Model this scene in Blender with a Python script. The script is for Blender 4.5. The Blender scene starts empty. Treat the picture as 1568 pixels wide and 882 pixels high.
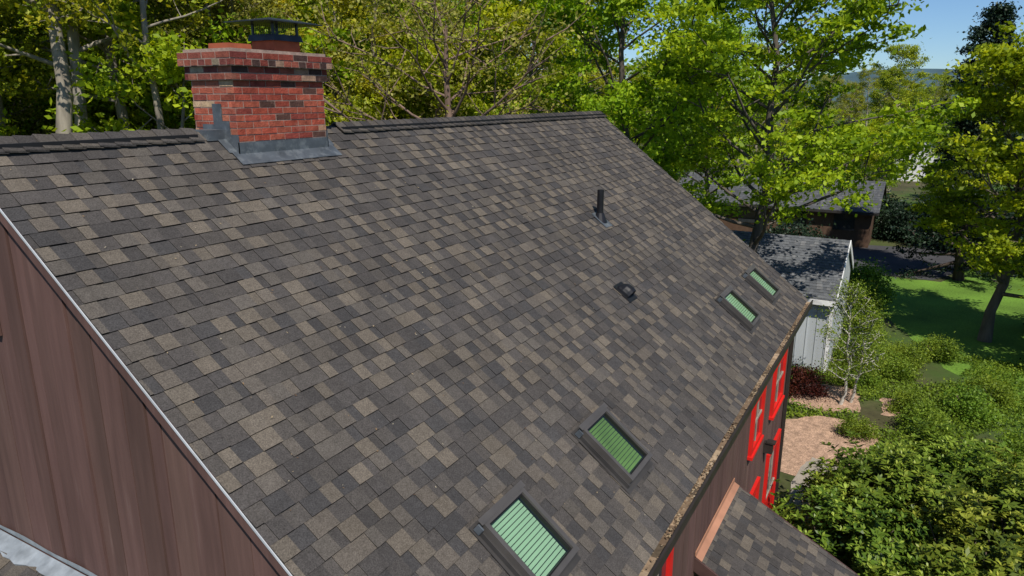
import bpy, math, random
import numpy as np
from mathutils import Vector
R=math.radians
scene=bpy.context.scene
COL=bpy.context.collection

# ------------------------------------------------------------------ materials
def mat(name,color=None,rough=.8,nscale=5.,namt=.25,bump=0.,bscale=60.,stretch=(1,1,1),metal=0.,spec=.3,attr=False,fine=0.,fscale=120.,coat=0.,stain=None,stscale=1.5,stmin=.5,stmax=.7,mid=0.,midscale=20.):
    m=bpy.data.materials.new(name);m.use_nodes=True
    nt=m.node_tree;N=nt.nodes;Lk=nt.links
    b=N['Principled BSDF'];b.inputs['Roughness'].default_value=rough;b.inputs['Metallic'].default_value=metal
    b.inputs['Specular IOR Level'].default_value=spec
    b.inputs['Coat Weight'].default_value=coat
    tc=N.new('ShaderNodeTexCoord');mp=N.new('ShaderNodeMapping');mp.inputs['Scale'].default_value=stretch
    Lk.new(tc.outputs['Object'],mp.inputs[0])
    if attr:
        a=N.new('ShaderNodeAttribute');a.attribute_name='col';src=a.outputs['Color']
    else:
        rgb=N.new('ShaderNodeRGB');rgb.outputs[0].default_value=(*color,1);src=rgb.outputs[0]
    def noisemul(src,scale,amt,detail=5):
        n=N.new('ShaderNodeTexNoise');n.inputs['Scale'].default_value=scale;n.inputs['Detail'].default_value=detail
        Lk.new(mp.outputs[0],n.inputs['Vector'])
        r=N.new('ShaderNodeMapRange');r.inputs['From Min'].default_value=.25;r.inputs['From Max'].default_value=.75
        r.inputs['To Min'].default_value=1-amt;r.inputs['To Max'].default_value=1+amt
        Lk.new(n.outputs['Fac'],r.inputs['Value'])
        v=N.new('ShaderNodeVectorMath');v.operation='SCALE'
        Lk.new(src,v.inputs[0]);Lk.new(r.outputs[0],v.inputs['Scale'])
        return v.outputs[0]
    src=noisemul(src,nscale,namt)
    if fine>0: src=noisemul(src,fscale,fine,3)
    if mid>0: src=noisemul(src,midscale,mid,4)
    if stain is not None:
        n=N.new('ShaderNodeTexNoise');n.inputs['Scale'].default_value=stscale;n.inputs['Detail'].default_value=8;n.inputs['Roughness'].default_value=.65
        Lk.new(mp.outputs[0],n.inputs['Vector'])
        r=N.new('ShaderNodeMapRange');r.inputs['From Min'].default_value=stmin;r.inputs['From Max'].default_value=stmax
        Lk.new(n.outputs['Fac'],r.inputs['Value'])
        mx=N.new('ShaderNodeMix');mx.data_type='RGBA'
        Lk.new(r.outputs[0],mx.inputs[0]);Lk.new(src,mx.inputs[6]);mx.inputs[7].default_value=(*stain,1)
        src=mx.outputs[2]
    Lk.new(src,b.inputs['Base Color'])
    if bump>0:
        n=N.new('ShaderNodeTexNoise');n.inputs['Scale'].default_value=bscale;n.inputs['Detail'].default_value=4
        Lk.new(mp.outputs[0],n.inputs['Vector'])
        bp=N.new('ShaderNodeBump');bp.inputs['Strength'].default_value=bump;bp.inputs['Distance'].default_value=.01
        Lk.new(n.outputs['Fac'],bp.inputs['Height']);Lk.new(bp.outputs[0],b.inputs['Normal'])
    return m

def leafmat(name,dark,mid,light,trans=.35,rough=.5):
    m=bpy.data.materials.new(name);m.use_nodes=True
    nt=m.node_tree;N=nt.nodes;Lk=nt.links
    b=N['Principled BSDF'];b.inputs['Roughness'].default_value=rough;b.inputs['Specular IOR Level'].default_value=.22
    a=N.new('ShaderNodeAttribute');a.attribute_name='col'
    sep=N.new('ShaderNodeSeparateColor');Lk.new(a.outputs['Color'],sep.inputs[0])
    r=N.new('ShaderNodeValToRGB');e=r.color_ramp.elements
    e[0].position=0.;e[0].color=(*dark,1);e[1].position=1.;e[1].color=(*light,1)
    q=e.new(.5);q.color=(*mid,1)
    Lk.new(sep.outputs[0],r.inputs[0])
    oi=N.new('ShaderNodeObjectInfo')
    h=N.new('ShaderNodeHueSaturation')
    mr=N.new('ShaderNodeMapRange');mr.inputs['To Min'].default_value=.478;mr.inputs['To Max'].default_value=.518;Lk.new(oi.outputs['Random'],mr.inputs['Value']);Lk.new(mr.outputs[0],h.inputs['Hue'])
    Lk.new(r.outputs[0],h.inputs['Color'])
    Lk.new(h.outputs[0],b.inputs['Base Color'])
    t=N.new('ShaderNodeBsdfTranslucent')
    g=N.new('ShaderNodeVectorMath');g.operation='MULTIPLY';g.inputs[1].default_value=(1.4,1.25,.45);Lk.new(h.outputs[0],g.inputs[0]);Lk.new(g.outputs[0],t.inputs[0])
    mx=N.new('ShaderNodeMixShader');mx.inputs[0].default_value=trans
    Lk.new(b.outputs[0],mx.inputs[1]);Lk.new(t.outputs[0],mx.inputs[2])
    Lk.new(mx.outputs[0],N['Material Output'].inputs[0])
    return m

M={}
M['shingle']=mat('shingle',attr=True,rough=.95,nscale=1.3,namt=.13,fine=.42,fscale=100,mid=.14,midscale=22,bump=.6,bscale=170,spec=.15)
M['deck']=mat('deck',(.03,.028,.026))
M['siding']=mat('siding',attr=True,rough=.8,nscale=2.2,namt=.22,fine=.16,fscale=14,stretch=(1,1,.10),bump=.4,bscale=30,spec=.2,stain=(.20,.15,.13),stscale=7,stmin=.60,stmax=.88)
M['brownpaint']=mat('brownpaint',(.075,.042,.036),rough=.6)
M['dark']=mat('dark',(.012,.012,.013),rough=.6)
M['brick']=mat('brick',attr=True,rough=.9,nscale=12,namt=.35,fine=.2,fscale=90,bump=.6,bscale=50,spec=.15,stain=(.34,.20,.15),stscale=5,stmin=.60,stmax=.82)
M['mortar']=mat('mortar',(.30,.22,.18),rough=.95,nscale=15,namt=.3,bump=.4)
M['lead']=mat('lead',(.10,.115,.13),rough=.55,nscale=6,namt=.4,metal=.35,stain=(.22,.24,.25),stscale=9,stmin=.5,stmax=.75)
M['alu']=mat('alu',(.28,.31,.33),rough=.5,nscale=8,namt=.35,metal=.2)
M['drip']=mat('drip',(.46,.48,.50),rough=.45,nscale=4,namt=.2)
M['clay']=mat('clay',(.32,.085,.04),rough=.85,nscale=9,namt=.2)
M['blackpipe']=mat('blackpipe',(.012,.012,.014),rough=.4)
M['sframe']=mat('sframe',(.105,.096,.088),rough=.42,nscale=4,namt=.2,metal=.3)
M['sflash']=mat('sflash',(.045,.042,.040),rough=.6,nscale=4,namt=.3)
M['gasket']=mat('gasket',(.012,.012,.012),rough=.5)
M['blind']=mat('blind',(.34,.46,.36),rough=.7,nscale=2,namt=.08)
M['blind_reflection']=mat('blind_reflection',(.15,.23,.07),rough=.7,nscale=3,namt=.35)  # slat colour carries the green of trees reflected in the pane
M['red']=mat('red',(.62,.016,.012),rough=.5,nscale=3,namt=.12)
M['cream']=mat('cream',(.30,.26,.21),rough=.5)
M['winglass']=mat('winglass',(.03,.035,.04),rough=.06,spec=.8)
M['copper']=mat('copper',(.42,.21,.13),rough=.6,nscale=3,namt=.2,metal=.1)
M['gutter']=mat('gutter',(.035,.028,.024),rough=.5)
M['debris']=mat('debris',attr=True,rough=.95,nscale=20,namt=.3)
M['whitewall']=mat('whitewall',(.42,.45,.47),rough=.7,nscale=2,namt=.12,stretch=(1,1,.2))
M['whitetrim']=mat('whitetrim',(.70,.70,.70),rough=.6)
M['brownwall']=mat('brownwall',(.10,.06,.04),rough=.8)
M['bark']=mat('bark',attr=True,rough=.95,nscale=6,namt=.4,stretch=(1,1,.25),bump=.6,bscale=20)
M['ground']=mat('ground',(.07,.065,.028),rough=1,nscale=.35,namt=.5,fine=.3,fscale=5,stain=(.05,.10,.014),stscale=.12,stmin=.45,stmax=.6)
M['lawn']=mat('lawn',(.11,.21,.024),rough=1,nscale=.5,namt=.35,fine=.35,fscale=14,bump=.5,bscale=30)
M['mulch']=mat('mulch',(.40,.26,.18),rough=1,nscale=5,namt=.35,fine=.55,fscale=35,bump=.8,bscale=40)
M['path']=mat('path',(.32,.28,.23),rough=1,nscale=3,namt=.2,fine=.2,fscale=40)
M['asphalt']=mat('asphalt',(.06,.06,.065),rough=.9,nscale=1,namt=.2,fine=.2,fscale=30)
M['hill']=mat('hill',(.055,.10,.12),rough=1,nscale=.02,namt=.3)  # distance haze mixed into the bluish base colour
M['leaf_maple']=leafmat('leaf_maple',(.09,.16,.008),(.28,.40,.014),(.48,.58,.03),.45)
M['leaf_forest']=leafmat('leaf_forest',(.08,.12,.010),(.29,.34,.020),(.52,.52,.04),.42)
M['leaf_olive']=leafmat('leaf_olive',(.11,.12,.024),(.29,.31,.06),(.44,.42,.09),.38)
M['leaf_con']=leafmat('leaf_con',(.008,.018,.010),(.016,.034,.018),(.03,.055,.025),.05)
M['leaf_rhodo']=leafmat('leaf_rhodo',(.035,.070,.010),(.13,.19,.02),(.38,.44,.06),.2,.4)
M['leaf_shrub']=leafmat('leaf_shrub',(.045,.09,.010),(.15,.24,.022),(.28,.37,.04),.32)
M['leaf_red']=leafmat('leaf_red',(.03,.006,.008),(.08,.015,.015),(.13,.03,.02),.3)

# ------------------------------------------------------------------ mesh builder
class MB:
    def __init__(s): s.v=[];s.f=[];s.m=[];s.c=[]
    def face(s,pts,col=(1,1,1),mi=0):
        i=len(s.v);s.v.extend([tuple(p) for p in pts]);s.f.append(tuple(range(i,i+len(pts))));s.m.append(mi);s.c.append((*col,1))
    def hexa(s,p,col=(1,1,1),mi=0):
        i=len(s.v);s.v.extend([tuple(q) for q in p])
        for q in ((3,2,1,0),(4,5,6,7),(0,1,5,4),(1,2,6,5),(2,3,7,6),(3,0,4,7)):
            s.f.append(tuple(i+k for k in q));s.m.append(mi);s.c.append((*col,1))
    def box(s,x0,x1,y0,y1,z0,z1,col=(1,1,1),mi=0):
        s.hexa([(x0,y0,z0),(x1,y0,z0),(x1,y1,z0),(x0,y1,z0),(x0,y0,z1),(x1,y0,z1),(x1,y1,z1),(x0,y1,z1)],col,mi)
    def obox(s,O,a,b,n,a0,a1,b0,b1,n0,n1,col=(1,1,1),mi=0):
        P=lambda x,y,z:O+a*x+b*y+n*z
        s.hexa([P(a0,b0,n0),P(a1,b0,n0),P(a1,b1,n0),P(a0,b1,n0),P(a0,b0,n1),P(a1,b0,n1),P(a1,b1,n1),P(a0,b1,n1)],col,mi)
    def cyl(s,x,y,z0,z1,r0,r1=None,n=24,col=(1,1,1),mi=0,cap=True):
        r1=r0 if r1 is None else r1
        A=[(x+r0*math.cos(2*math.pi*k/n),y+r0*math.sin(2*math.pi*k/n),z0) for k in range(n)]
        B=[(x+r1*math.cos(2*math.pi*k/n),y+r1*math.sin(2*math.pi*k/n),z1) for k in range(n)]
        for k in range(n):
            j=(k+1)%n;s.face([A[k],A[j],B[j],B[k]],col,mi)
        if cap: s.face(B,col,mi);s.face(A[::-1],col,mi)
    def obj(s,name,mats,parent=None):
        me=bpy.data.meshes.new(name);me.from_pydata(s.v,[],s.f)
        for q in mats: me.materials.append(M[q])
        me.polygons.foreach_set('material_index',s.m)
        at=me.attributes.new('col','FLOAT_COLOR','FACE');at.data.foreach_set('color',np.array(s.c,dtype=np.float32).ravel())
        me.update();o=bpy.data.objects.new(name,me);COL.objects.link(o)
        if parent: o.parent=parent
        return o
def empty(name,loc=(0,0,0)):
    o=bpy.data.objects.new(name,None);o.location=loc;COL.objects.link(o);return o

# ------------------------------------------------------------------ shingles
STR=[[(.15,1),(.09,0),(.17,1),(.14,0),(.10,1),(.18,0)],
     [(.11,0),(.17,1),(.08,0),(.13,1),(.16,0),(.18,1)],
     [(.18,1),(.15,0),(.10,1),(.11,0),(.17,1),(.12,0)],
     [(.12,1),(.17,0),(.15,1),(.08,0),(.14,1),(.17,0)],
     [(.16,0),(.12,1),(.12,0),(.19,1),(.15,0),(.09,1)]]
SL=.83
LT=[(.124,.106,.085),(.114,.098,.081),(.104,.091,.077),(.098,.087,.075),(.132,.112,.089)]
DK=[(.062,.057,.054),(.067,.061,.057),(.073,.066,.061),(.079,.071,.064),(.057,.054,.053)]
GLT=[(.105,.110,.115),(.12,.122,.125),(.095,.10,.105)];GDK=[(.075,.08,.087),(.085,.09,.097)]
def shingles(name,O,e1,e2,n,L,S,parent,expo=.143,seed=1,dk=1.,LTs=LT,DKs=DK):
    r=random.Random(seed);mb=MB()
    O=Vector(O);e1=Vector(e1).normalized();e2=Vector(e2).normalized();n=Vector(n).normalized()
    K=int(math.ceil(S/expo))
    P=lambda x,s,h:O+e1*x+e2*s+n*h
    for k in range(K):
        s0=k*expo;s1=min((k+1)*expo,S)
        x=-((k*.17+r.uniform(-.02,.02))%SL)
        while x<L:
            pat=r.choice(STR)
            sb=r.uniform(.92,1.08)
            for w,t in pat:
                xa=max(0,x);xb=min(L,x+w);x+=w
                if xb-xa<.004: continue
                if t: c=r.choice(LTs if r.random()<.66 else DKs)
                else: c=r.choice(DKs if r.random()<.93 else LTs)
                q=sb*r.uniform(.92,1.08)*dk
                c=(c[0]*q,c[1]*q,c[2]*q)
                j=r.uniform(-.002,.002)
                h0=.001+(.0055 if t else 0);h1=.008+(.007 if t else 0)+r.uniform(0,.0025)
                a,b_,c_,d_=P(xa,s0,h0),P(xb,s0,h0),P(xb,s1+j,h1),P(xa,s1+j,h1)
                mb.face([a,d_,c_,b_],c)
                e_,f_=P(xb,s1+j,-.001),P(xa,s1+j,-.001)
                mb.face([d_,f_,e_,c_],tuple(v*.25 for v in c))  # edge faces coloured darker to stand in for course-edge shadow
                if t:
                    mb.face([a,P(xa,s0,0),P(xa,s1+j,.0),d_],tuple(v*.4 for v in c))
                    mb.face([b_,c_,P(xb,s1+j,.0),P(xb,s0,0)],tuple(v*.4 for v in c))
    return mb.obj(name,['shingle'],parent)

# ------------------------------------------------------------------ MAIN HOUSE
XN,XF=2.66,15.0
RY,RZ=6.29,8.66
EY,EZ=1.68,5.077
tanp=(RZ-EZ)/(RY-EY);pa=math.atan(tanp);cp_,sp_=math.cos(pa),math.sin(pa)
BY=2*RY-EY
def roofz(y): return RZ-tanp*abs(y-RY)
house=empty('brown_barn_house')
S=(RY-EY)/cp_
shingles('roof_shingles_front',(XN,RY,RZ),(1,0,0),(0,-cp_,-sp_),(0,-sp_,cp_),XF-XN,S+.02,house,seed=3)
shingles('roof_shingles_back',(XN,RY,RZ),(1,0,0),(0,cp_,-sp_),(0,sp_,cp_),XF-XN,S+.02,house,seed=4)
mb=MB()
t=.10
for yy in (EY,BY):
    d=[(XN+.02,yy,EZ-.012),(XF-.02,yy,EZ-.012),(XF-.02,RY,RZ-.012),(XN+.02,RY,RZ-.012)]
    mb.hexa([(a,b,c-t) for a,b,c in d]+d)
mb.obj('roof_deck',['deck'],house)
mb=MB()
for X0,X1 in ((XN-.008,XN-.001),(XF+.001,XF+.008)):
    for yy in (EY,BY):
        mb.hexa([(X0,yy,EZ-.019),(X1,yy,EZ-.019),(X1,RY,RZ-.019),(X0,RY,RZ-.019),(X0,yy,EZ+.002),(X1,yy,EZ+.002),(X1,RY,RZ+.002),(X0,RY,RZ+.002)])
mb.obj('rake_drip_edge',['drip'],house)
mb=MB();r=random.Random(77);O=Vector((0,RY,RZ));e2=Vector((0,-cp_,-sp_));nn=Vector((0,-sp_,cp_));ex_=Vector((1,0,0))
for i in range(420):
    x=r.uniform(XN+.1,XF-.1);s=r.uniform(.3,S-.05);a=r.uniform(0,6.28);l=r.uniform(.005,.014);w=l*r.uniform(.2,.6)
    P=lambda u,v:O+ex_*(x+u)+e2*(s+v)+nn*(.020+r.uniform(0,.003))
    ca,sa=math.cos(a),math.sin(a)
    mb.face([P(-ca*l,-sa*l),P(sa*w,-ca*w),P(ca*l,sa*l),P(-sa*w,ca*w)],r.choice([(.30,.23,.14),(.22,.14,.07),(.32,.28,.20),(.10,.06,.035)]))
mb.obj('roof_debris',['debris'],house)
mb=MB()
def ridgecaps(xa,xb,seed):
    r=random.Random(seed);w=.155
    mb.box(xa+.02,xb-.02,RY-.125,RY+.125,RZ-.14,RZ-.012,(.01,.01,.01),1)
    x=xa
    while x<xb-.01:
        x2=min(x+.15,xb);
        c=r.choice(DK+LT[2:4]);q=r.uniform(.8,1.05);c=tuple(v*q for v in c)
        hz0=RZ+.034+r.uniform(0,.005);hz1=hz0+.014
        for sg in (-1,1):
            y1=RY+sg*w;dz=tanp*w*.88
            A=[(x,RY,hz1),(x2+.03,RY,hz0),(x2+.03,y1,hz0-dz),(x,y1,hz1-dz)]
            th=.016
            mb.hexa([(a,b,cc-th) for a,b,cc in A]+A,c,0)
        x=x2
ridgecaps(XN-.01,4.72,1);ridgecaps(6.72,XF+.03,2)
mb.obj('ridge_vent',['shingle','dark'],house)

WX=2.735
WY=1.88
def sidingcol(r):
    q=r.uniform(.84,1.12);return (.122*q,.070*q*r.uniform(.97,1.03),.059*q)
r=random.Random(11);mb=MB()
y=WY
while y<BY-.2:
    w=r.choice([.14,.19,.24,.28,.30,.2]);y2=min(y+w,BY-.2)
    g=.006
    px=r.choice([0,.004,.012,.016])
    za,zb=roofz(y+g)-.10,roofz(y2-g)-.10
    if y<RY<y2: za=min(za,zb);zb=za
    mb.hexa([(WX+px,y+g,0),(WX+.05,y+g,0),(WX+.05,y2-g,0),(WX+px,y2-g,0),(WX+px,y+g,za),(WX+.05,y+g,za),(WX+.05,y2-g,zb),(WX+px,y2-g,zb)],sidingcol(r))
    y=y2
mb.obj('gable_siding',['siding'],house)
mb=MB()
for yy in (EY,BY):
    mb.hexa([(XN+.003,yy,EZ-.13),(WX-.004,yy,EZ-.13),(WX-.004,RY,RZ-.13),(XN+.003,RY,RZ-.13),(XN+.003,yy,EZ-.014),(WX-.004,yy,EZ-.014),(WX-.004,RY,RZ-.014),(XN+.003,RY,RZ-.014)],(.118,.067,.057))
mb.obj('rake_board',['siding'],house)
mb=MB()
x0,x1,y0,y1=WX+.03,XF-.14,WY+.03,BY-.2
mb.box(x0,x1,y0,y1,0,EZ-.1)
mb.face([(x0,y0,EZ-.1),(x0,y1,EZ-.1),(x0,RY,RZ-.15)]);mb.face([(x1,y0,EZ-.1),(x1,y1,EZ-.1),(x1,RY,RZ-.15)])
mb.obj('wall_core',['dark'],house)
mb=MB()
x=WX+.06
while x<XF-.12:
    w=r.choice([.19,.24,.28,.24,.2]);x2=min(x+w,XF-.1)
    mb.box(x+.008,x2-.008,WY,WY+.05,0,EZ-.02,sidingcol(r))
    mb.box(x+.008,x2-.008,BY-.22,BY-.17,0,EZ-.05,sidingcol(r));x=x2
y=WY+.05
while y<BY-.2:
    w=r.choice([.19,.24,.28,.24,.2]);y2=min(y+w,BY-.2)
    zz=min(roofz(y),roofz(y2))-.1
    mb.box(XF-.15,XF-.10,y+.008,y2-.008,0,zz,sidingcol(r));y=y2
mb.obj('wall_siding',['siding'],house)
mb=MB()
mb.box(XF-.24,XF-.085,WY-.03,WY-.001,0,EZ-.06)
mb.box(WX+.05,XF-.09,EY+.03,EY+.055,EZ-.20,EZ-.03)
mb.box(WX+.05,XF-.09,EY+.056,WY-.002,EZ-.16,EZ-.145)
mb.obj('trim_boards',['brownpaint'],house)
mb=MB();mb.box(XF-.33,XF-.26,WY-.075,WY-.012,.1,EZ-.2);mb.obj('downspout',['gutter'],house)
mb=MB()
ga,gb=EY-.105,EY+.022
mb.box(XN,XF+.02,ga,gb,EZ-.135,EZ-.125)
mb.box(XN,XF+.02,ga-.006,ga,EZ-.135,EZ-.018)
mb.box(XN,XF+.02,ga-.014,ga+.014,EZ-.018,EZ-.008)
mb.box(XN,XF+.02,gb,gb+.006,EZ-.135,EZ-.035)
mb.obj('gutter',['gutter'],house)
mb=MB();r=random.Random(5)
x=XN+.01
while x<XF:
    x2=min(XF,x+r.uniform(.10,.45));q=r.uniform(.75,1.25);c=r.choice([(.26,.18,.11),(.30,.215,.14),(.16,.11,.07),(.36,.27,.18),(.08,.06,.04)])
    mb.box(x,x2-.002,ga+.002,gb-.002,EZ-.124,EZ-.045+r.uniform(-.02,.01),tuple(v*q for v in c));x=x2
for i in range(1800):
    x=r.uniform(XN+.02,XF);y=r.uniform(ga+.016,gb-.012);z=EZ-.037+r.uniform(-.01,.012)
    if math.sin(x*2.1)+math.sin(x*5.3+1)<-.2 and r.random()<.8: continue
    a=r.uniform(0,6.28);l=r.uniform(.012,.035);w=r.uniform(.006,.018)
    ca,sa=math.cos(a)*l,math.sin(a)*l*.7
    c=r.choice([(.25,.17,.10),(.30,.22,.13),(.18,.12,.07),(.12,.08,.05),(.34,.27,.18)])
    mb.face([(x-ca,y-sa,z),(x+sa*w/l,y-ca*w/l,z+r.uniform(-.004,.006)),(x+ca,y+sa,z+r.uniform(-.004,.004)),(x-sa*w/l,y+ca*w/l,z)],c)
mb.obj('gutter_leaf_debris',['debris'],house)
def window(x0,x1,z0,z1,name,door=False):
    mb=MB();f=.11;yo=WY-.055
    mb.box(x0,x0+f,yo,WY-.001,z0,z1,mi=0);mb.box(x1-f,x1,yo,WY-.001,z0,z1,mi=0)
    mb.box(x0+f,x1-f,yo,WY-.001,z1-f,z1,mi=0);mb.box(x0-.03,x1+.03,yo-.03,WY-.002,z0-.05,z0,mi=0)
    mb.box(x0+f,x1-f,yo,WY-.001,z0,z0+f*.8,mi=0)
    mb.box(x0+f,x1-f,WY-.012,WY-.004,z0+f*.8,z1-f,mi=2)
    zc=(z0+z1)/2;xc=(x0+x1)/2
    for a,b,c,d in ((x0+f,x1-f,zc-.02,zc+.02),):
        mb.box(a,b,WY-.035,WY-.013,c,d,mi=1)
    mb.box(xc-.015,xc+.015,WY-.030,WY-.0135,z0+f*.8,z1-f,mi=1)
    if door:
        mb.box(x0+f,x1-f,WY-.045,WY-.036,z0+f*.8,zc-.03,mi=0)
    mb.obj(name,['red','cream','winglass'],house)
window(5.9,6.8,3.35,4.40,'window_1');window(11.1,12.0,3.35,4.35,'window_2');window(12.95,14.1,3.30,4.35,'window_3')
window(13.1,14.4,.3,2.45,'door_red',True);window(11.5,12.3,1.2,2.4,'window_4')
mb=MB();mb.box(12.62,12.74,WY-.16,WY-.001,2.72,2.92);mb.box(12.6,12.76,WY-.2,WY-.05,2.92,2.95);mb.obj('wall_lantern',['gutter'],house)
mb=MB();vy0,vy1,vz0,vz1=6.22,6.90,7.16,7.72
for a,b,c,d in ((vy0,vy0+.05,vz0,vz1),(vy1-.05,vy1,vz0,vz1),(vy0+.05,vy1-.05,vz1-.05,vz1),(vy0+.05,vy1-.05,vz0,vz0+.05)):
    mb.box(WX-.035,WX-.001,a,b,c,d,(.12,.066,.053),0)
mb.box(WX-.006,WX-.002,vy0+.05,vy1-.05,vz0+.05,vz1-.05,(.01,.01,.01),1)
z=vz0+.06
while z<vz1-.09:
    mb.hexa([(WX-.045,vy0+.05,z),(WX-.007,vy0+.05,z+.03),(WX-.007,vy1-.05,z+.03),(WX-.045,vy1-.05,z),(WX-.045,vy0+.05,z+.012),(WX-.007,vy0+.05,z+.042),(WX-.007,vy1-.05,z+.042),(WX-.045,vy1-.05,z+.012)],(.14,.08,.062),0);z+=.055
mb.obj('gable_louvre',['siding','dark'],house)

# lower wing roof (bottom left)
wz=5.16;wp=R(24);e2=Vector((-math.cos(wp),0,-math.sin(wp)));wn=Vector((-math.sin(wp),0,math.cos(wp)))
shingles('wing_roof_shingles',(WX-.005,3.9,wz),(0,1,0),e2,wn,7.4,5.4,house,seed=8)
mb=MB();O=Vector((WX-.005,3.9,wz));
mb.obox(O,Vector((0,1,0)),e2,wn,0,7.4,0,5.4,-.14,-.008,mi=0)
ex=O+e2*5.2
mb.box(ex.x,WX-.01,4.1,11.1,0,ex.z-.12,mi=1)
mb.obj('wing_body',['deck','brownpaint'],house)
mb=MB();y=3.95
while y<11:
    y2=y+.11
    f=lambda q:.15+.022*math.sin(q*9)+.012*math.sin(q*23)
    h=lambda q:.022+.010*math.sin(q*14)
    P=lambda yy,s,hh:Vector((WX-.005,yy,wz))+e2*s+wn*hh
    mb.face([P(y,0,.03),P(y2,0,.03),P(y2,f(y2),h(y2)),P(y,f(y),h(y))])
    mb.face([P(y,f(y),h(y)),P(y2,f(y2),h(y2)),P(y2,f(y2),.0),P(y,f(y),.0)])
    zt=.045+.008*math.sin(y*7);zt2=.045+.008*math.sin(y2*7)
    mb.face([(WX-.006,y,wz+.03),(WX-.006,y2,wz+.03),(WX-.006,y2,wz+.03+zt2),(WX-.006,y,wz+.03+zt)])
    y=y2
mb.obj('wall_flashing',['alu'],house)

# porch roof (right)
pp=math.atan2(.93,1.75);O=Vector((8.02,WY-.005,3.37));e2=Vector((0,-math.cos(pp),-math.sin(pp)));pn=Vector((0,-math.sin(pp),math.cos(pp)))
shingles('porch_roof_shingles',O,ex_,e2,pn,2.08,2.5,house,seed=14,dk=1.0)
mb=MB();mb.obox(O,ex_,e2,pn,0,2.08,0,2.5,-.12,-.008,mi=0)
mb.obox(O,ex_,e2,pn,-.03,-.001,0,2.5,-.16,.01,mi=1);mb.obox(O,ex_,e2,pn,2.081,2.11,0,2.5,-.16,.01,mi=1)
mb.obox(O,ex_,e2,pn,-.03,2.11,2.501,2.53,-.16,.0,mi=1)
mb.obox(O,ex_,e2,pn,-.01,2.09,.001,.09,.018,.022,mi=2)
mb.box(8.0,10.1,WY-.02,WY-.006,3.40,3.46,mi=2)
for xx in (8.15,9.85): mb.box(xx,xx+.12,-.25,-.13,0,2.2,mi=1)
mb.obj('porch_roof_frame',['deck','brownpaint','copper'],house)

# chimney ---------------------------------------------------------------
ch=empty('brick_chimney')
cx0,cx1,cy0,cy1=5.03,6.27,5.99,6.62
mb=MB();r=random.Random(21)
BC=[(.34,.072,.044),(.29,.062,.040),(.36,.092,.056),(.25,.054,.036),(.31,.082,.050),(.22,.048,.036)]
TOP=9.43
ci=0;z=TOP
rows=[]
while z>7.7:
    pr=.075 if ci<2 else (.035 if ci<4 else 0.)
    rows.append((z-.067,z,pr,ci));z-=.067;ci+=1
for zb,zt,pr,ci in rows:
    X0,X1,Y0,Y1=cx0-pr,cx1+pr,cy0-pr,cy1+pr
    mb.box(X0+.004,X1-.004,Y0+.004,Y1-.004,zb,zt-(.002 if ci==0 else 0),(.24,.2,.17),1)
    z0,z1=zb+.006,zt-.005
    hdr=ci in (1,)
    bl=.105 if hdr else .205
    off=(bl/2 if ci%2 else 0)
    def col(side):
        c=r.choice(BC);q=r.uniform(.8,1.15)
        if side==0 and r.random()<.10 : c=(.09,.045,.035)
        elif r.random()<.09: c=(.38,.21,.13)
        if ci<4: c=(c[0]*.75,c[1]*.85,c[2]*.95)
        if side==2: c=(c[0]*1.1,c[1]*1.4,c[2]*1.4)  # sunlit look of this face put into its brick colour
        return tuple(v*q for v in c)
    for side,(A0,A1) in enumerate(((X0,X1),(X0,X1),(Y0,Y1),(Y0,Y1))):
        a=A0-off
        while a<A1-.01:
            s0=max(a+.006,A0);s1=min(a+bl-.005,A1);a+=bl
            if s1-s0<.02: continue
            j=r.uniform(-.0025,.0025)
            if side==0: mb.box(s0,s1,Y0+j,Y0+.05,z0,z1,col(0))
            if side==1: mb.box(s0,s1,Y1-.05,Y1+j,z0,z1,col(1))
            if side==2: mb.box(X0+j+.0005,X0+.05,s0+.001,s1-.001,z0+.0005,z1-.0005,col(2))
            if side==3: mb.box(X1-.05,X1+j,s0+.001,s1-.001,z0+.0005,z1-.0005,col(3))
mb.box(cx0-.03,cx1+.03,cy0-.03,cy1+.03,TOP-.003,TOP+.03,(.2,.2,.2),1)
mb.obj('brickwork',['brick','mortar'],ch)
def frustum(mb,xc,yc,z0,z1,hx0,hy0,hx1,hy1,mi=0):
    mb.hexa([(xc-hx0,yc-hy0,z0),(xc+hx0,yc-hy0,z0),(xc+hx0,yc+hy0,z0),(xc-hx0,yc+hy0,z0),(xc-hx1,yc-hy1,z1),(xc+hx1,yc-hy1,z1),(xc+hx1,yc+hy1,z1),(xc-hx1,yc+hy1,z1)],mi=mi)
mb=MB();frustum(mb,5.33,6.34,TOP+.01,TOP+.095,.15,.15,.145,.145);frustum(mb,5.33,6.34,TOP+.0955,TOP+.098,.115,.115,.115,.115,1)
frustum(mb,5.93,6.32,TOP+.01,TOP+.15,.19,.17,.185,.165)
mb.obj('clay_flues',['clay','dark'],ch)
M['capmetal']=mat('capmetal',(.05,.055,.06),rough=.35,metal=.6,nscale=6,namt=.3)
mb=MB()
frustum(mb,5.93,6.32,TOP+.1505,TOP+.215,.215,.195,.20,.18)
for sx in (-1,1):
    for sy in (-1,1): mb.box(5.93+sx*.17-.012,5.93+sx*.17+.012,6.32+sy*.15-.012,6.32+sy*.15+.012,TOP+.215,TOP+.33)
for k in range(12):
    xx=5.93-.16+k*.029;mb.box(xx,xx+.004,6.32-.152,6.32-.149,TOP+.215,TOP+.33);mb.box(xx,xx+.004,6.32+.149,6.32+.152,TOP+.215,TOP+.33)
frustum(mb,5.93,6.32,TOP+.3305,TOP+.342,.40,.32,.40,.32);frustum(mb,5.93,6.32,TOP+.3425,TOP+.385,.39,.31,.14,.09)
mb.obj('metal_chimney_cap',['capmetal'],ch)
mb=MB()
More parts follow.
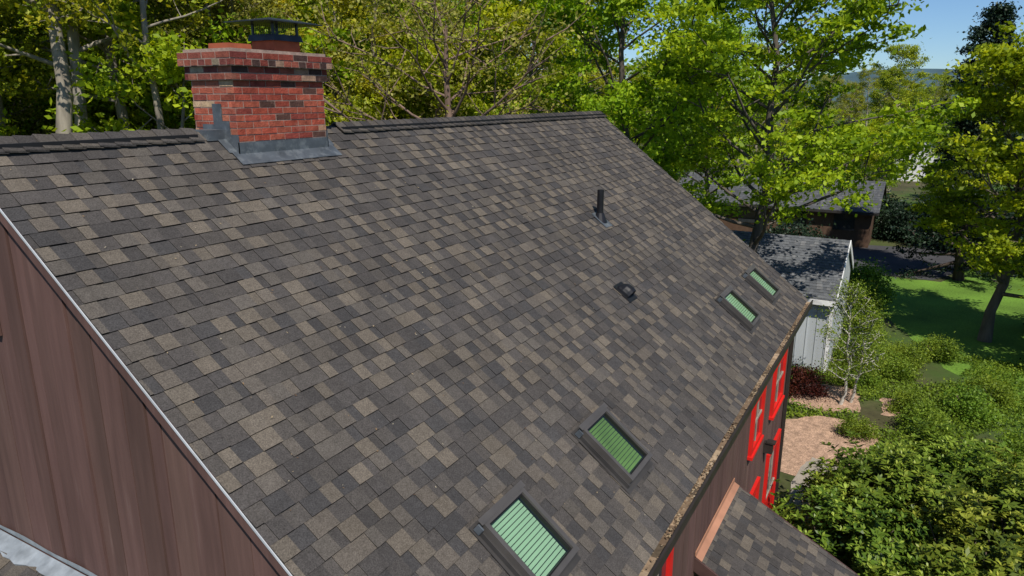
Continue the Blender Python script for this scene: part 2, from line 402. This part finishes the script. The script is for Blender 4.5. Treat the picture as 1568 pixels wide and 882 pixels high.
O=Vector((cx0,RY,RZ));e2=Vector((0,-cp_,-sp_));sf=(RY-cy0)/cp_
mb.obox(O,ex_,e2,nn,-.08,cx1-cx0+.10,sf-.03,sf+.15,.018,.022)
zf=roofz(cy0)
mb.box(cx0-.012,cx1+.012,cy0-.012,cy0-.005,zf-.05,zf+.13)
for sx,xx in ((-1,cx0),(1,cx1)):
    xa,xb=(xx-.012,xx-.004) if sx<0 else (xx+.004,xx+.012)
    for k,(ya,yb,h) in enumerate(((cy0-.012,cy0+.10,.17),(cy0+.101,cy0+.20,.22),(cy0+.201,cy0+.33,.20),(cy0+.331,cy0+.5,.16))):
        zz=roofz((ya+yb)/2);mb.box(xa,xb,ya,yb,zz-.1,zz+h+(.10 if k==2 else 0))
    mb.obox(O,ex_,e2,nn,*((-.11,0) if sx<0 else (cx1-cx0,cx1-cx0+.13)),.0,sf-.031,.018,.022)
mb.box(4.80,5.02,RY-.13,RY+.13,RZ+.018-.1,RZ+.022)
mb.obj('lead_flashing',['lead'],ch)
# ---------------------------------------------------------------- skylights
def skylight(x0,x1,blind,k):
    par=empty('skylight' if k==0 else 'skylight.%03d'%k)
    O=Vector((0,RY,RZ));e2=Vector((0,-cp_,-sp_))
    s0=(RY-2.62)/cp_;s1=(RY-2.10)/cp_+.02
    mb=MB()
    W=.045
    mb.obox(O,ex_,e2,nn,x0-.05,x1+.05,s0-.04,s1+.07,.017,.021,mi=4)
    def ring(xa,xb,sa,sb,w,n0,n1,mi):
        mb.obox(O,ex_,e2,nn,xa,xb,sa,sa+w,n0,n1,mi=mi);mb.obox(O,ex_,e2,nn,xa,xb,sb-w,sb,n0,n1,mi=mi)
        mb.obox(O,ex_,e2,nn,xa,xa+w,sa+w,sb-w,n0,n1,mi=mi);mb.obox(O,ex_,e2,nn,xb-w,xb,sa+w,sb-w,n0,n1,mi=mi)
    ring(x0-.018,x1+.018,s0-.018,s1+.018,.05,.0215,.062,4)
    ring(x0,x1,s0,s1,W,.0625,.120,1)
    ring(x0+W,x1-W,s0+W,s1-W,.012,.04,.100,2)
    mb.obox(O,ex_,e2,nn,x0-.03,x1+.03,s0-.035,s0+.02,.1205,.127,mi=1)
    mb.obox(O,ex_,e2,nn,x0-.035,x0-.019,s0-.01,s0+.05,.03,.10,mi=0)
    xa,xb,sa,sb=x0+W+.012,x1-W-.012,s0+W+.012,s1-W-.012
    n=15;ds=(sb-sa)/n
    P=lambda x,s,h:O+ex_*x+e2*s+nn*h
    mb.face([P(xa,sa,.036),P(xa,sb,.036),P(xb,sb,.036),P(xb,sa,.036)],mi=2)
    for i in range(n):
        s=sa+i*ds
        mb.obox(O,ex_,e2,nn,xa+.008,xb-.008,s+.002,s+ds*.86,.040,.048,mi=3)
    mb.obj('frame',['lead','sframe','gasket','blind' if blind else 'blind_reflection','sflash'],par)
    g=MB();g.face([P(xa,sa,.088),P(xa,sb,.088),P(xb,sb,.088),P(xb,sa,.088)])
    g.obj('glass_pane',['glass'],par)
gm=bpy.data.materials.new('glass');gm.use_nodes=True;nt=gm.node_tree;N=nt.nodes
for n_ in list(N):
    if n_.type=='BSDF_PRINCIPLED': N.remove(n_)
tr=N.new('ShaderNodeBsdfTransparent');tr.inputs[0].default_value=(.84,.95,.87,1)
gl=N.new('ShaderNodeBsdfGlossy');gl.inputs['Roughness'].default_value=.03
fr=N.new('ShaderNodeFresnel');fr.inputs[0].default_value=1.75
mx=N.new('ShaderNodeMixShader')
nt.links.new(fr.outputs[0],mx.inputs[0]);nt.links.new(tr.outputs[0],mx.inputs[1]);nt.links.new(gl.outputs[0],mx.inputs[2]);nt.links.new(mx.outputs[0],N['Material Output'].inputs[0])
M['glass']=gm
for k,(a,b,bl) in enumerate(((4.05,4.66,1),(5.88,6.46,0),(11.35,12.0,1),(13.2,13.85,1))): skylight(a,b,bl,k)
pv=empty('vent_pipe');mb=MB()
y_=4.33;z_=roofz(y_)
mb.cyl(10.47,y_,z_-.05,z_+.46,.052,mi=0);mb.cyl(10.47,y_,z_+.4605,z_+.462,.042,mi=0)
mb.cyl(10.47,y_,z_-.05,z_+.10,.12,.06,mi=0)
e2=Vector((0,-cp_,-sp_))
O=Vector((10.47,y_,z_));mb.obox(O,ex_,e2,nn,-.13,.13,-.13,.20,.018,.022,mi=1)
mb.obj('pipe_and_boot',['blackpipe','lead'],pv)
sv=empty('roof_exhaust_vent');mb=MB();O=Vector((9.1,3.36,roofz(3.36)))
mb.obox(O,ex_,e2,nn,-.15,.15,-.16,.16,.018,.022,mi=0)
prev=None
for i,(s,w,h) in enumerate(((-.12,.08,.02),(-.09,.11,.07),(-.03,.125,.115),(.04,.125,.125),(.09,.115,.115))):
    ringp=[O+ex_*(w*math.cos(a))+e2*s+nn*(.02+h*math.sin(a)) for a in np.linspace(0,math.pi,10)]
    if prev:
        for k in range(9): mb.face([prev[k],prev[k+1],ringp[k+1],ringp[k]],mi=0)
    else: mb.face(ringp,mi=0)
    prev=ringp
mb.face([q-e2*.03 for q in prev],mi=0)
mb.obj('hood',['blackpipe'],sv)

# ---------------------------------------------------------------- vegetation
def unit(v): return v/ (np.linalg.norm(v,axis=-1,keepdims=True)+1e-9)
def tube(V,F,C,Mi,pts,rad,col,n=6):
    pts=np.array(pts);base=sum(len(v) for v in V)
    k=len(pts);d=np.gradient(pts,axis=0);d=unit(d)
    up=np.array([.31,.2,.93]);
    a=unit(np.cross(d,up));b=np.cross(d,a)
    ang=np.linspace(0,2*np.pi,n,endpoint=False)
    ring=pts[:,None,:]+np.array(rad)[:,None,None]*(a[:,None,:]*np.cos(ang)[None,:,None]+b[:,None,:]*np.sin(ang)[None,:,None])
    V.append(ring.reshape(-1,3))
    i=np.arange(k-1)[:,None]*n;j=np.arange(n)[None,:];j2=(j+1)%n
    f=np.stack([i+j,i+j2,i+n+j2,i+n+j],-1).reshape(-1,4)+base
    F.append(f);C.append(np.tile(np.array([*col,1.]),(len(f),1)));Mi.append(np.zeros(len(f),int))
def leaves(V,F,C,Mi,cent,val,size,rng,up=.5,asp=.6,mi=1,dirs=None):
    n=len(cent);base=sum(len(v) for v in V)
    nn=unit(rng.normal(size=(n,3))+np.array([0,0,up])) 
    t=rng.normal(size=(n,3)) if dirs is None else dirs
    t=unit(t-nn*np.sum(t*nn,1,keepdims=True));b=np.cross(nn,t)
    s=size*rng.uniform(.6,1.3,(n,1))
    q=np.stack([cent-t*s*.5,cent+b*s*.5*asp-nn*s*.06,cent+t*s*.5,cent-b*s*.5*asp-nn*s*.06],1)
    V.append(q.reshape(-1,3));F.append(np.arange(n*4).reshape(-1,4)+base)
    c=np.zeros((n,4));c[:,0]=np.clip(val,0,1);c[:,3]=1;C.append(c);Mi.append(np.full(n,mi))
def build(name,V,F,C,Mi,mats):
    V=np.concatenate(V).astype(np.float32);F=np.concatenate(F).astype(np.int32);C=np.concatenate(C).astype(np.float32);Mi=np.concatenate(Mi).astype(np.int32)
    me=bpy.data.meshes.new(name);me.vertices.add(len(V));me.vertices.foreach_set('co',V.ravel())
    me.loops.add(F.size);me.loops.foreach_set('vertex_index',F.ravel())
    me.polygons.add(len(F));me.polygons.foreach_set('loop_start',np.arange(len(F),dtype=np.int32)*4)
    try: me.polygons.foreach_set('loop_total',np.full(len(F),4,dtype=np.int32))
    except Exception: pass
    for q in mats: me.materials.append(M[q])
    me.polygons.foreach_set('material_index',Mi)
    at=me.attributes.new('col','FLOAT_COLOR','FACE');at.data.foreach_set('color',C.ravel())
    me.update(calc_edges=True);return me
def tree(name,seed,H,Rc,base,tr,nl,nleaf,lsize,leafm,clump=.45,flat=.45,bark=(.17,.145,.12),prof='round',sec=5,upang=.55,lean=.0):
    rng=np.random.default_rng(seed);V,F,C,Mi=[],[],[],[]
    k=9;zz=np.linspace(0,H*.93,k);w=np.cumsum(rng.normal(0,H*.012,(k,2)),0);w[0]=0
    tp=np.column_stack([w[:,0]+lean*zz,w[:,1],zz]);trr=tr*(1-zz/H)**.8+.015;trr[0]*=1.3
    tube(V,F,C,Mi,tp,trr,bark,9)
    cl=[];az=rng.uniform(0,6.28)
    for i in range(nl):
        h=base+(H*.93-base)*(i+rng.uniform(0,.8))/nl;az+=2.4+rng.normal(0,.35)
        u=(h-base)/(H-base)
        if prof=='round': L=Rc*math.sqrt(max(.08,1-(1.75*(u-.38))**2 if u>.38 else 1-(1.3*(.38-u))**2))
        else: L=Rc*(1-u)**.85+.15
        L*=rng.uniform(.75,1.15)
        p0=np.array([np.interp(h,zz,tp[:,0]),np.interp(h,zz,tp[:,1]),h])
        ua=upang*(.6+u*.9) if prof=='round' else -.12+.35*u
        d=np.array([math.cos(az)*math.cos(ua),math.sin(az)*math.cos(ua),math.sin(ua)])
        m=7;pts=[p0];dd=d.copy()
        for j in range(m-1):
            dd=dd+rng.normal(0,.14,3)+np.array([0,0,.05 if prof=='round' else 0]);dd/=np.linalg.norm(dd);pts.append(pts[-1]+dd*L/(m-1))
        pts=np.array(pts);r0=max(.018,np.interp(h,zz,trr)*.5)
        tube(V,F,C,Mi,pts,np.linspace(r0,.01,m),bark,5)
        for q in range(sec):
            tt=rng.uniform(.3,1.);ix=tt*(m-1);i0=int(min(ix,m-2));b0=pts[i0]+(pts[i0+1]-pts[i0])*(ix-i0)
            sd=unit(pts[i0+1]-pts[i0]+rng.normal(0,.75,3)*np.array([1,1,.55]));l2=L*rng.uniform(.22,.42)*(1.25-.5*tt)
            mid=b0+sd*l2*.5+rng.normal(0,.05,3)*l2;en=b0+sd*l2+np.array([0,0,.06*l2])
            tube(V,F,C,Mi,[b0,mid,en],[r0*.35+.004,r0*.22+.004,.004],bark,4)
            cl+= [mid,en,(mid+en)/2+rng.normal(0,.2,3)]
        cl.append(pts[-1]);cl.append(pts[-2])
    cl=np.array(cl);nc=len(cl)
    wgt=rng.uniform(.3,1.7,nc);wgt/=wgt.sum()
    idx=rng.choice(nc,nleaf,p=wgt)
    cs=clump*rng.uniform(.6,1.35,nc)
    cv=rng.uniform(.15,.85,nc)
    off=rng.normal(0,1,(nleaf,3))*np.array([1,1,flat])*cs[idx][:,None]*.62
    cent=cl[idx]+off
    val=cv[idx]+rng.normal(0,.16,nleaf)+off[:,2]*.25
    leaves(V,F,C,Mi,cent,val,lsize,rng,up=.9)
    return build(name,V,F,C,Mi,['bark',leafm])
def place(name,me,loc,rot=0,s=1.,parent=None,sz=None):
    o=bpy.data.objects.new(name,me);o.location=loc;o.rotation_euler=(0,0,rot);o.scale=(s,s,sz or s);COL.objects.link(o)
    if parent: o.parent=parent
    return o
def shrub(name,seed,rx,ry,h,n,lsize,leafm,clumps=60,cr=.22,rosette=False):
    rng=np.random.default_rng(seed);V,F,C,Mi=[],[],[],[]
    for i in range(7):
        a=rng.uniform(0,6.28);e=np.array([math.cos(a)*rx*.6,math.sin(a)*ry*.6,h*.75])
        tube(V,F,C,Mi,[np.zeros(3),e*.5+rng.normal(0,.05,3),e],[.03,.02,.008],(.12,.09,.07),4)
    d=unit(rng.normal(size=(clumps,3)));d[:,2]=np.abs(d[:,2])
    rad=rng.uniform(.68,1.10,(clumps,1));cc=d*rad*np.array([rx,ry,h*.93]);cc[:,2]+=.08*h
    if rosette:
        m=n//3;ii=rng.integers(0,clumps,m);c0=cc[ii]*rng.uniform(.45,.95,(m,1))+rng.normal(0,.1,(m,3))
        leaves(V,F,C,Mi,c0,rng.uniform(0,.3,m),lsize,rng,up=.6,asp=.45)
        nr=int(n/9);ii=rng.integers(0,clumps,nr);g=rng.normal(0,cr,(nr,3));pc=cc[ii]+g
        cv=rng.uniform(.15,.75,clumps)
        ax=unit(unit(pc/np.array([rx,ry,h]))+np.array([0,0,.9])+rng.normal(0,.25,(nr,3)))
        for k in range(9):
            t=unit(np.cross(ax,rng.normal(size=(nr,3))));tilt=rng.uniform(-.1,.6) if k<6 else 1.3
            dr=unit(t+ax*tilt);L=lsize*(1. if k<6 else .6)
            n_=unit(ax-dr*np.sum(ax*dr,1,keepdims=True));b=np.cross(n_,dr)
            base=sum(len(v) for v in V);s=L*rng.uniform(.7,1.2,(nr,1))
            q=np.stack([pc,pc+dr*s*.55+b*s*.19,pc+dr*s-n_*s*.12,pc+dr*s*.55-b*s*.19],1)
            V.append(q.reshape(-1,3));F.append(np.arange(nr*4).reshape(-1,4)+base)
            c=np.zeros((nr,4));c[:,0]=np.clip(cv[ii]+rng.normal(0,.1,nr)+(.3 if k>=6 else 0),0,1);c[:,3]=1;C.append(c);Mi.append(np.full(nr,1))
    else:
        cv=rng.uniform(.2,.75,clumps);ii=rng.integers(0,clumps,n)
        c0=cc[ii]*np.where(rng.random((n,1))<.25,rng.uniform(.4,.9,(n,1)),1)+rng.normal(0,cr,(n,3))
        c0[:,2]=np.abs(c0[:,2])
        leaves(V,F,C,Mi,c0,cv[ii]+rng.normal(0,.15,n),lsize,rng,up=.7)
    return build(name,V,F,C,Mi,['bark',leafm])

fm=[tree('ft_a',1,18,4.6,4.5,.24,26,19000,.21,'leaf_forest',.46,.5,sec=5,bark=(.24,.21,.17)),
    tree('ft_b',2,20,4.2,9.0,.26,22,13000,.20,'leaf_forest',.40,.5,sec=6,bark=(.30,.27,.22)),
    tree('ft_c',3,16,4.8,3.0,.20,26,20000,.20,'leaf_maple',.45,.4),
    tree('ft_d',4,17,4.4,5.0,.22,26,11000,.18,'leaf_olive',.50,.6,sec=7,bark=(.26,.21,.17)),
    tree('ft_e',5,9,3.2,1.2,.10,22,14000,.18,'leaf_maple',.40,.45)]
forest=empty('forest')
r=random.Random(99)
def fplace(ang,d,kinds,hs):
    k=r.choice(kinds);x,y=d*math.cos(R(ang)),d*math.sin(R(ang))
    s=hs*r.uniform(.88,1.12);place('forest_tree',fm[k],(x,y,-.1),r.uniform(0,6.28),s,forest)
for i in range(40):
    fplace(24+48*(i+r.random())/40,r.uniform(44,80),[0,1,2,3,0],.97)
for i in range(22):
    fplace(27+45*(i+r.random())/22,r.uniform(32,44),[0,1,2,3,2],.88)
for i in range(5):
    fplace(32+20*(i+r.random())/5,r.uniform(25,30),[3,0,2],.74)
for i in range(7):
    fplace(50+22*(i+r.random())/7,r.uniform(26,34),[1],r.uniform(.9,1.1))
for i in range(44):
    fplace(24+50*(i+r.random())/44,r.uniform(25,56),[4],r.uniform(.9,1.3))
for i in range(16):
    fplace(9+16*(i+r.random())/16,r.uniform(60,100),[0,2,3],.70)
for i in range(18):
    fplace(-8+16*(i+r.random())/18,r.uniform(102,140),[0,2,3,1],.66)
for i in range(8):
    fplace(-11+5*(i+r.random())/8,r.uniform(50,75),[0,2,1],.74)
for i in range(9):
    fplace(1.6+6*(i+r.random())/9,r.uniform(62,88),[4,3,4,0],.74)
for i in range(4):
    fplace(-4+3*(i+r.random())/4,r.uniform(62,80),[4,2],.70)
for i in range(40):
    fplace(-10+84*(i+r.random())/40,r.uniform(120,220),[0,2,3],.70)

place('oak_tree',tree('oak',31,20,5.0,11.0,.30,16,9000,.18,'leaf_forest',.45,.5,bark=(.25,.22,.17),sec=6),(11.5,21.5,0),.5)
place('oak_tree.001',tree('oak2',32,18,4.0,9.5,.15,16,8000,.17,'leaf_forest',.40,.5,bark=(.24,.21,.17),sec=6),(14.2,20.6,0),.5)
place('flowering_crab_tree',tree('crab',33,12.0,5.2,4.8,.26,26,8000,.13,'leaf_olive',.50,.5,bark=(.19,.13,.10),sec=9,upang=.5),(19.8,13.6,0),1.)
m1=tree('maple1',41,15.5,4.8,4.6,.19,38,42000,.175,'leaf_maple',.44,.32,bark=(.10,.085,.07),sec=6)
m2=tree('maple2',42,15.0,4.6,3.6,.20,34,36000,.175,'leaf_maple',.44,.35,bark=(.10,.085,.07),sec=6)
m3=tree('maple3',43,10.0,4.0,1.8,.18,34,36000,.19,'leaf_maple',.42,.32,bark=(.12,.10,.08),sec=6)
place('maple_tree',m1,(23.2,4.2,0),0.3,.93)
place('maple_tree.001',m2,(24.5,9.6,0),1.2)
place('maple_tree.002',m3,(31.5,-2.9,0),2.0,1.0)
place('maple_tree.003',m3,(28.5,-7.0,0),4.0,.9)
place('maple_tree.004',m1,(40,10.5,0),3.0,.8)
con=tree('conifer',51,15.5,3.0,1.0,.22,80,42000,.16,'leaf_con',.32,.4,bark=(.08,.06,.05),prof='cone',sec=6)
place('spruce_tree',con,(42,-2.3,0),0,.90)
place('spruce_tree.001',con,(47,-6.0,0),2,.9)
place('birch_tree',tree('birch',61,3.7,.95,.7,.032,26,5500,.06,'leaf_shrub',.20,.8,bark=(.50,.47,.41),sec=5,upang=.9),(22.4,1.25,0),0)
place('birch_tree.001',tree('birch2',62,3.0,.8,.8,.028,22,4000,.06,'leaf_shrub',.20,.8,bark=(.50,.47,.41),sec=5,upang=.9),(22.7,1.0,0),0)
rh=[shrub('rh%d'%i,70+i,1.55,1.5,2.15,14000,.155,'leaf_rhodo',55,.19,True) for i in range(3)]
for i,(x,y,s) in enumerate(((13.0,.45,.95),(14.9,-.1,1.),(16.4,-1.2,.95),(13.2,-1.8,1.05),(15.0,-2.6,1.05),(11.4,-.9,.85),(17.0,-3.3,.95),(12.0,-3.2,1.))):
    place('rhododendron_bush' if i==0 else 'rhododendron_bush.%03d'%i,rh[i%3],(x,y,0),i*1.7,s)
sh=[shrub('sh%d'%i,80+i,.75,.75,.9,5000,.08,'leaf_shrub',30,.14) for i in range(2)]
shd=shrub('shd',90,1.6,1.6,1.9,9000,.14,'leaf_con',40,.25)
shr=shrub('shr',91,.6,.6,.9,4000,.07,'leaf_red',24,.14)
L=[(24.3,.9,.7),(25.5,.1,.9),(27.0,-.3,.8),(28.2,-1.2,.9),(21.6,-.9,.8),(23.2,-2.1,.9),(24.8,-2.6,.8),(20.3,.6,.6),(22.8,-.6,.7),(34,1.4,1.2),(37,1.8,1.5),(30.0,1.2,1.0),(26.5,1.1,1.0),(19.2,-2.4,.9),(20.6,-3.2,1.)]
for i,(x,y,s) in enumerate(L): place('garden_shrub' if i==0 else 'garden_shrub.%03d'%i,sh[i%2],(x,y,0),i,s)
place('japanese_maple_shrub',shr,(22.6,2.3,0),0,1.)
for i,(x,y,s) in enumerate(((52,-.5,1.3),(53,2,1.3),(51,-3,1.4),(45,-6,1.4),(41,5.5,1.2),(34,-6.5,1.2),(29,-6.0,1.0))):
    place('dark_hedge' if i==0 else 'dark_hedge.%03d'%i,shd,(x,y,0),i,s)
rng=np.random.default_rng(5);V,F,C,Mi=[],[],[],[]
n=60000
pos=np.column_stack([rng.uniform(17,29,n),rng.uniform(-6,3.2,n),np.abs(rng.normal(0,.10,n))])
dens=np.sin(pos[:,0]*1.3+1)+np.sin(pos[:,1]*1.9+pos[:,0]*.5)+.5*np.sin(pos[:,0]*4+pos[:,1]*3)
def inpoly(x,y,poly):
    ins=np.zeros(len(x),bool);j=len(poly)-1
    for i in range(len(poly)):
        xi,yi=poly[i];xj,yj=poly[j]
        ins^=((yi>y)!=(yj>y))&(x<(xj-xi)*(y-yi)/(yj-yi+1e-9)+xi);j=i
    return ins
bedA=[(17.3,2.4),(20.4,2.6),(21.2,1.7),(21.3,.3),(20.2,.1),(18.9,.45),(17.2,.9)]
bedB=[(21.7,2.7),(23.6,2.5),(24.0,1.2),(23.3,.75),(22.0,.7),(21.6,1.6)]
bedC=[(22.2,.1),(23.6,.2),(23.4,-.5),(22.3,-.5)]
keep=(dens>-.8)
for pl in (bedA,bedB,bedC): keep&=~inpoly(pos[:,0],pos[:,1],pl)
pos=pos[keep];leaves(V,F,C,Mi,pos,np.clip(.45+.15*dens[keep]+rng.normal(0,.15,len(pos)),0,1),.09,rng,up=1.)
place('ground_cover',build('gc',V,F,C,Mi,['bark','leaf_shrub']),(0,0,0))

# ---------------------------------------------------------------- ground
def sheet(name,pts,z,m,jit=.0,sub=6):
    out=[];r=random.Random(len(pts)*7+int(z*1000))
    for i in range(len(pts)):
        a,b=pts[i],pts[(i+1)%len(pts)]
        for k in range(sub):
            t=k/sub;out.append((a[0]+(b[0]-a[0])*t+r.uniform(-jit,jit),a[1]+(b[1]-a[1])*t+r.uniform(-jit,jit),z))
    mb=MB();mb.face(out);return mb.obj(name,[m])
mb=MB();mb.face([(-2500,-2500,0),(2500,-2500,0),(2500,2500,0),(-2500,2500,0)]);mb.obj('ground',['ground'])
sheet('lawn',[(24.5,-12),(24.5,-3.8),(27.5,-1.6),(31,-.2),(36,1.6),(41,1.9),(41,-1.5),(46,-3.5),(60,-8),(60,-20),(30,-20)],.004,'lawn',.15)
sheet('driveway',[(41.3,6),(41.3,-1.2),(46,-3.2),(60,-7.5),(75,-11),(75,-7),(60,-3),(50,0),(49,6)],.008,'asphalt',.05)
sheet('mulch_bed',bedA,.012,'mulch',.10);sheet('mulch_bed.001',bedB,.012,'mulch',.1);sheet('mulch_bed.002',bedC,.012,'mulch',.08)
sheet('garden_path',[(15.2,1.75),(17.6,1.75),(18.4,1.55),(18.3,.75),(17.0,.6),(15.2,.6)],.016,'path',.05)
mb=MB();n=90
for i in range(n):
    def hp(k):
        a=R(-60+150*k/n);d=1500
        h=9+ 34+22*math.sin(k*.21+1)+10*math.sin(k*.53)
        return Vector((d*math.cos(a),d*math.sin(a),0)),h
    p,h=hp(i);q,h2=hp(i+1)
    mb.face([(p.x,p.y,-1),(q.x,q.y,-1),(q.x*1.12,q.y*1.12,h2),(p.x*1.12,p.y*1.12,h)])
mb.obj('hill',['hill'])

# ---------------------------------------------------------------- garage and far houses
g=empty('garage_building')
gy0,gy1=1.88,9.0;gxe,gxr=24.6,27.6;gze,gzr=2.6,4.1
gp=math.atan2(gzr-gze,gxr-gxe);gs=math.hypot(gzr-gze,gxr-gxe)
shingles('garage_roof_front',(gxr,gy0,gzr),(0,1,0),(-math.cos(gp),0,-math.sin(gp)),(-math.sin(gp),0,math.cos(gp)),gy1-gy0,gs,g,seed=31,dk=1.3,LTs=GLT,DKs=GDK)
mb=MB();gx2=2*gxr-gxe
mb.hexa([(gxe,gy0,gze-.14),(gxr,gy0,gzr-.14),(gxr,gy1,gzr-.14),(gxe,gy1,gze-.14),(gxe,gy0,gze-.01),(gxr,gy0,gzr-.01),(gxr,gy1,gzr-.01),(gxe,gy1,gze-.01)],mi=0)
mb.hexa([(gxr,gy0,gzr-.14),(gx2,gy0,gze-.14),(gx2,gy1,gze-.14),(gxr,gy1,gzr-.14),(gxr,gy0,gzr-.01),(gx2,gy0,gze-.01),(gx2,gy1,gze-.01),(gxr,gy1,gzr-.01)],mi=0)
mb.hexa([(gxe-.02,gy0-.03,gze-.2),(gxr,gy0-.03,gzr-.2),(gxr,gy0-.002,gzr-.2),(gxe-.02,gy0-.002,gze-.2),(gxe-.02,gy0-.03,gze+.01),(gxr,gy0-.03,gzr+.01),(gxr,gy0-.002,gzr+.01),(gxe-.02,gy0-.002,gze+.01)],mi=2)
mb.hexa([(gxr+.001,gy0-.03,gzr-.2),(gx2,gy0-.03,gze-.2),(gx2,gy0-.002,gze-.2),(gxr+.001,gy0-.002,gzr-.2),(gxr+.001,gy0-.03,gzr+.01),(gx2,gy0-.03,gze+.01),(gx2,gy0-.002,gze+.01),(gxr+.001,gy0-.002,gzr+.01)],mi=2)
mb.box(gxe-.02,gxe-.001,gy0,gy1,gze-.18,gze-.005,mi=2)
mb.box(gxe+.3,gx2-.3,gy0+.06,gy1-.2,0,gze-.05,mi=1)
mb.face([(gxe+.3,gy0+.06,gze-.05),(gx2-.3,gy0+.06,gze-.05),(gxr,gy0+.06,gzr-.16)],mi=1)
y=gy0+.2
while y<gy1-.3: mb.box(gxe+.28,gxe+.299,y,y+.03,0,gze-.12,mi=1);y+=.3
mb.box(gxe+.26,gxe+.299,gy0+.06,gy0+.18,0,gze-.1,mi=2)
mb.obj('garage_body',['deck','whitewall','whitetrim'],g)

h2=empty('ranch_house')
shingles('ranch_roof',(52,1.9,3.75),(0,1,0),(-.94,0,-.35),(-.35,0,.94),13,4.3,h2,expo=.3,seed=41,dk=1.0,LTs=GLT,DKs=GDK)
mb=MB();mb.box(48.5,56,2.3,14.5,0,2.25,mi=0);mb.hexa([(47.95,1.9,2.1),(52,1.9,3.6),(52,14.9,3.6),(47.95,14.9,2.1),(47.95,1.9,2.22),(52,1.9,3.73),(52,14.9,3.73),(47.95,14.9,2.22)],mi=1)
mb.hexa([(52,1.9,3.6),(56.5,1.9,2.1),(56.5,14.9,2.1),(52,14.9,3.6),(52,1.9,3.73),(56.5,1.9,2.22),(56.5,14.9,2.22),(52,14.9,3.73)],mi=1)
for yy in (3.2,6,9,11.5): mb.box(48.46,48.499,yy,yy+1.2,1.0,2.0,mi=2)
mb.box(53.5,54.2,8.2,8.9,2.5,4.6,mi=0)
mb.obj('ranch_body',['brownwall','deck','winglass'],h2)
h3=empty('white_house')
mb=MB();X,Y0,Y1=91,-2.0,3.0
mb.box(X,X+9,Y0,Y1,0,3.2,mi=0);yc=(Y0+Y1)/2
for xx in (X,X+9): mb.face([(xx,Y0,3.2),(xx,Y1,3.2),(xx,yc,5.3)],mi=0)
for sg,ye in ((-1,Y0-.3),(1,Y1+.3)):
    A=[(X-.3,ye,3.0),(X+9.3,ye,3.0),(X+9.3,yc,5.4),(X-.3,yc,5.4)];mb.hexa([(a,b,c-.12) for a,b,c in A]+A,mi=1)
for yy in (-1.4,1.4):
    for zz in (.8,): mb.box(X-.03,X-.002,yy,yy+.9,zz,zz+1.3,mi=2)
mb.box(X-.03,X-.002,.1,.9,3.3,4.1,mi=2)
mb.obj('white_house_body',['whitetrim','deck','winglass'],h3)

# ---------------------------------------------------------------- light, sky, camera
el=52;saz=Vector((-.74,-.67,0)).normalized()
sd=Vector((saz.x*math.cos(R(el)),saz.y*math.cos(R(el)),math.sin(R(el))))
su=bpy.data.lights.new('sun','SUN');su.energy=5.0;su.angle=R(.5);su.color=(1,.94,.85)
so=bpy.data.objects.new('sun',su);so.rotation_euler=(-sd).to_track_quat('-Z','Y').to_euler();COL.objects.link(so)
w=bpy.data.worlds.new('World');scene.world=w;w.use_nodes=True;nt=w.node_tree
sk=nt.nodes.new('ShaderNodeTexSky');sk.sky_type='NISHITA';sk.sun_disc=False;sk.sun_elevation=R(el);sk.sun_rotation=R(228);sk.altitude=300;sk.air_density=.9;sk.dust_density=.15;sk.ozone_density=3.
mu=nt.nodes.new('ShaderNodeVectorMath');mu.operation='MULTIPLY';mu.inputs[1].default_value=(.70,.86,1.04)
nt.links.new(sk.outputs[0],mu.inputs[0]);nt.links.new(mu.outputs[0],nt.nodes['Background'].inputs[0]);nt.nodes['Background'].inputs[1].default_value=.10
cam=bpy.data.cameras.new('camera');co=bpy.data.objects.new('camera',cam);COL.objects.link(co)
cam.sensor_width=36;cam.lens=25.255;cam.clip_start=.05;cam.clip_end=5000
th,p=R(29.5),R(14.9)
co.location=(0,0,9);co.rotation_euler=Vector((math.cos(th)*math.cos(p),math.sin(th)*math.cos(p),-math.sin(p))).to_track_quat('-Z','Y').to_euler()
scene.camera=co
scene.view_settings.view_transform='Standard';scene.view_settings.look='None';scene.view_settings.exposure=0
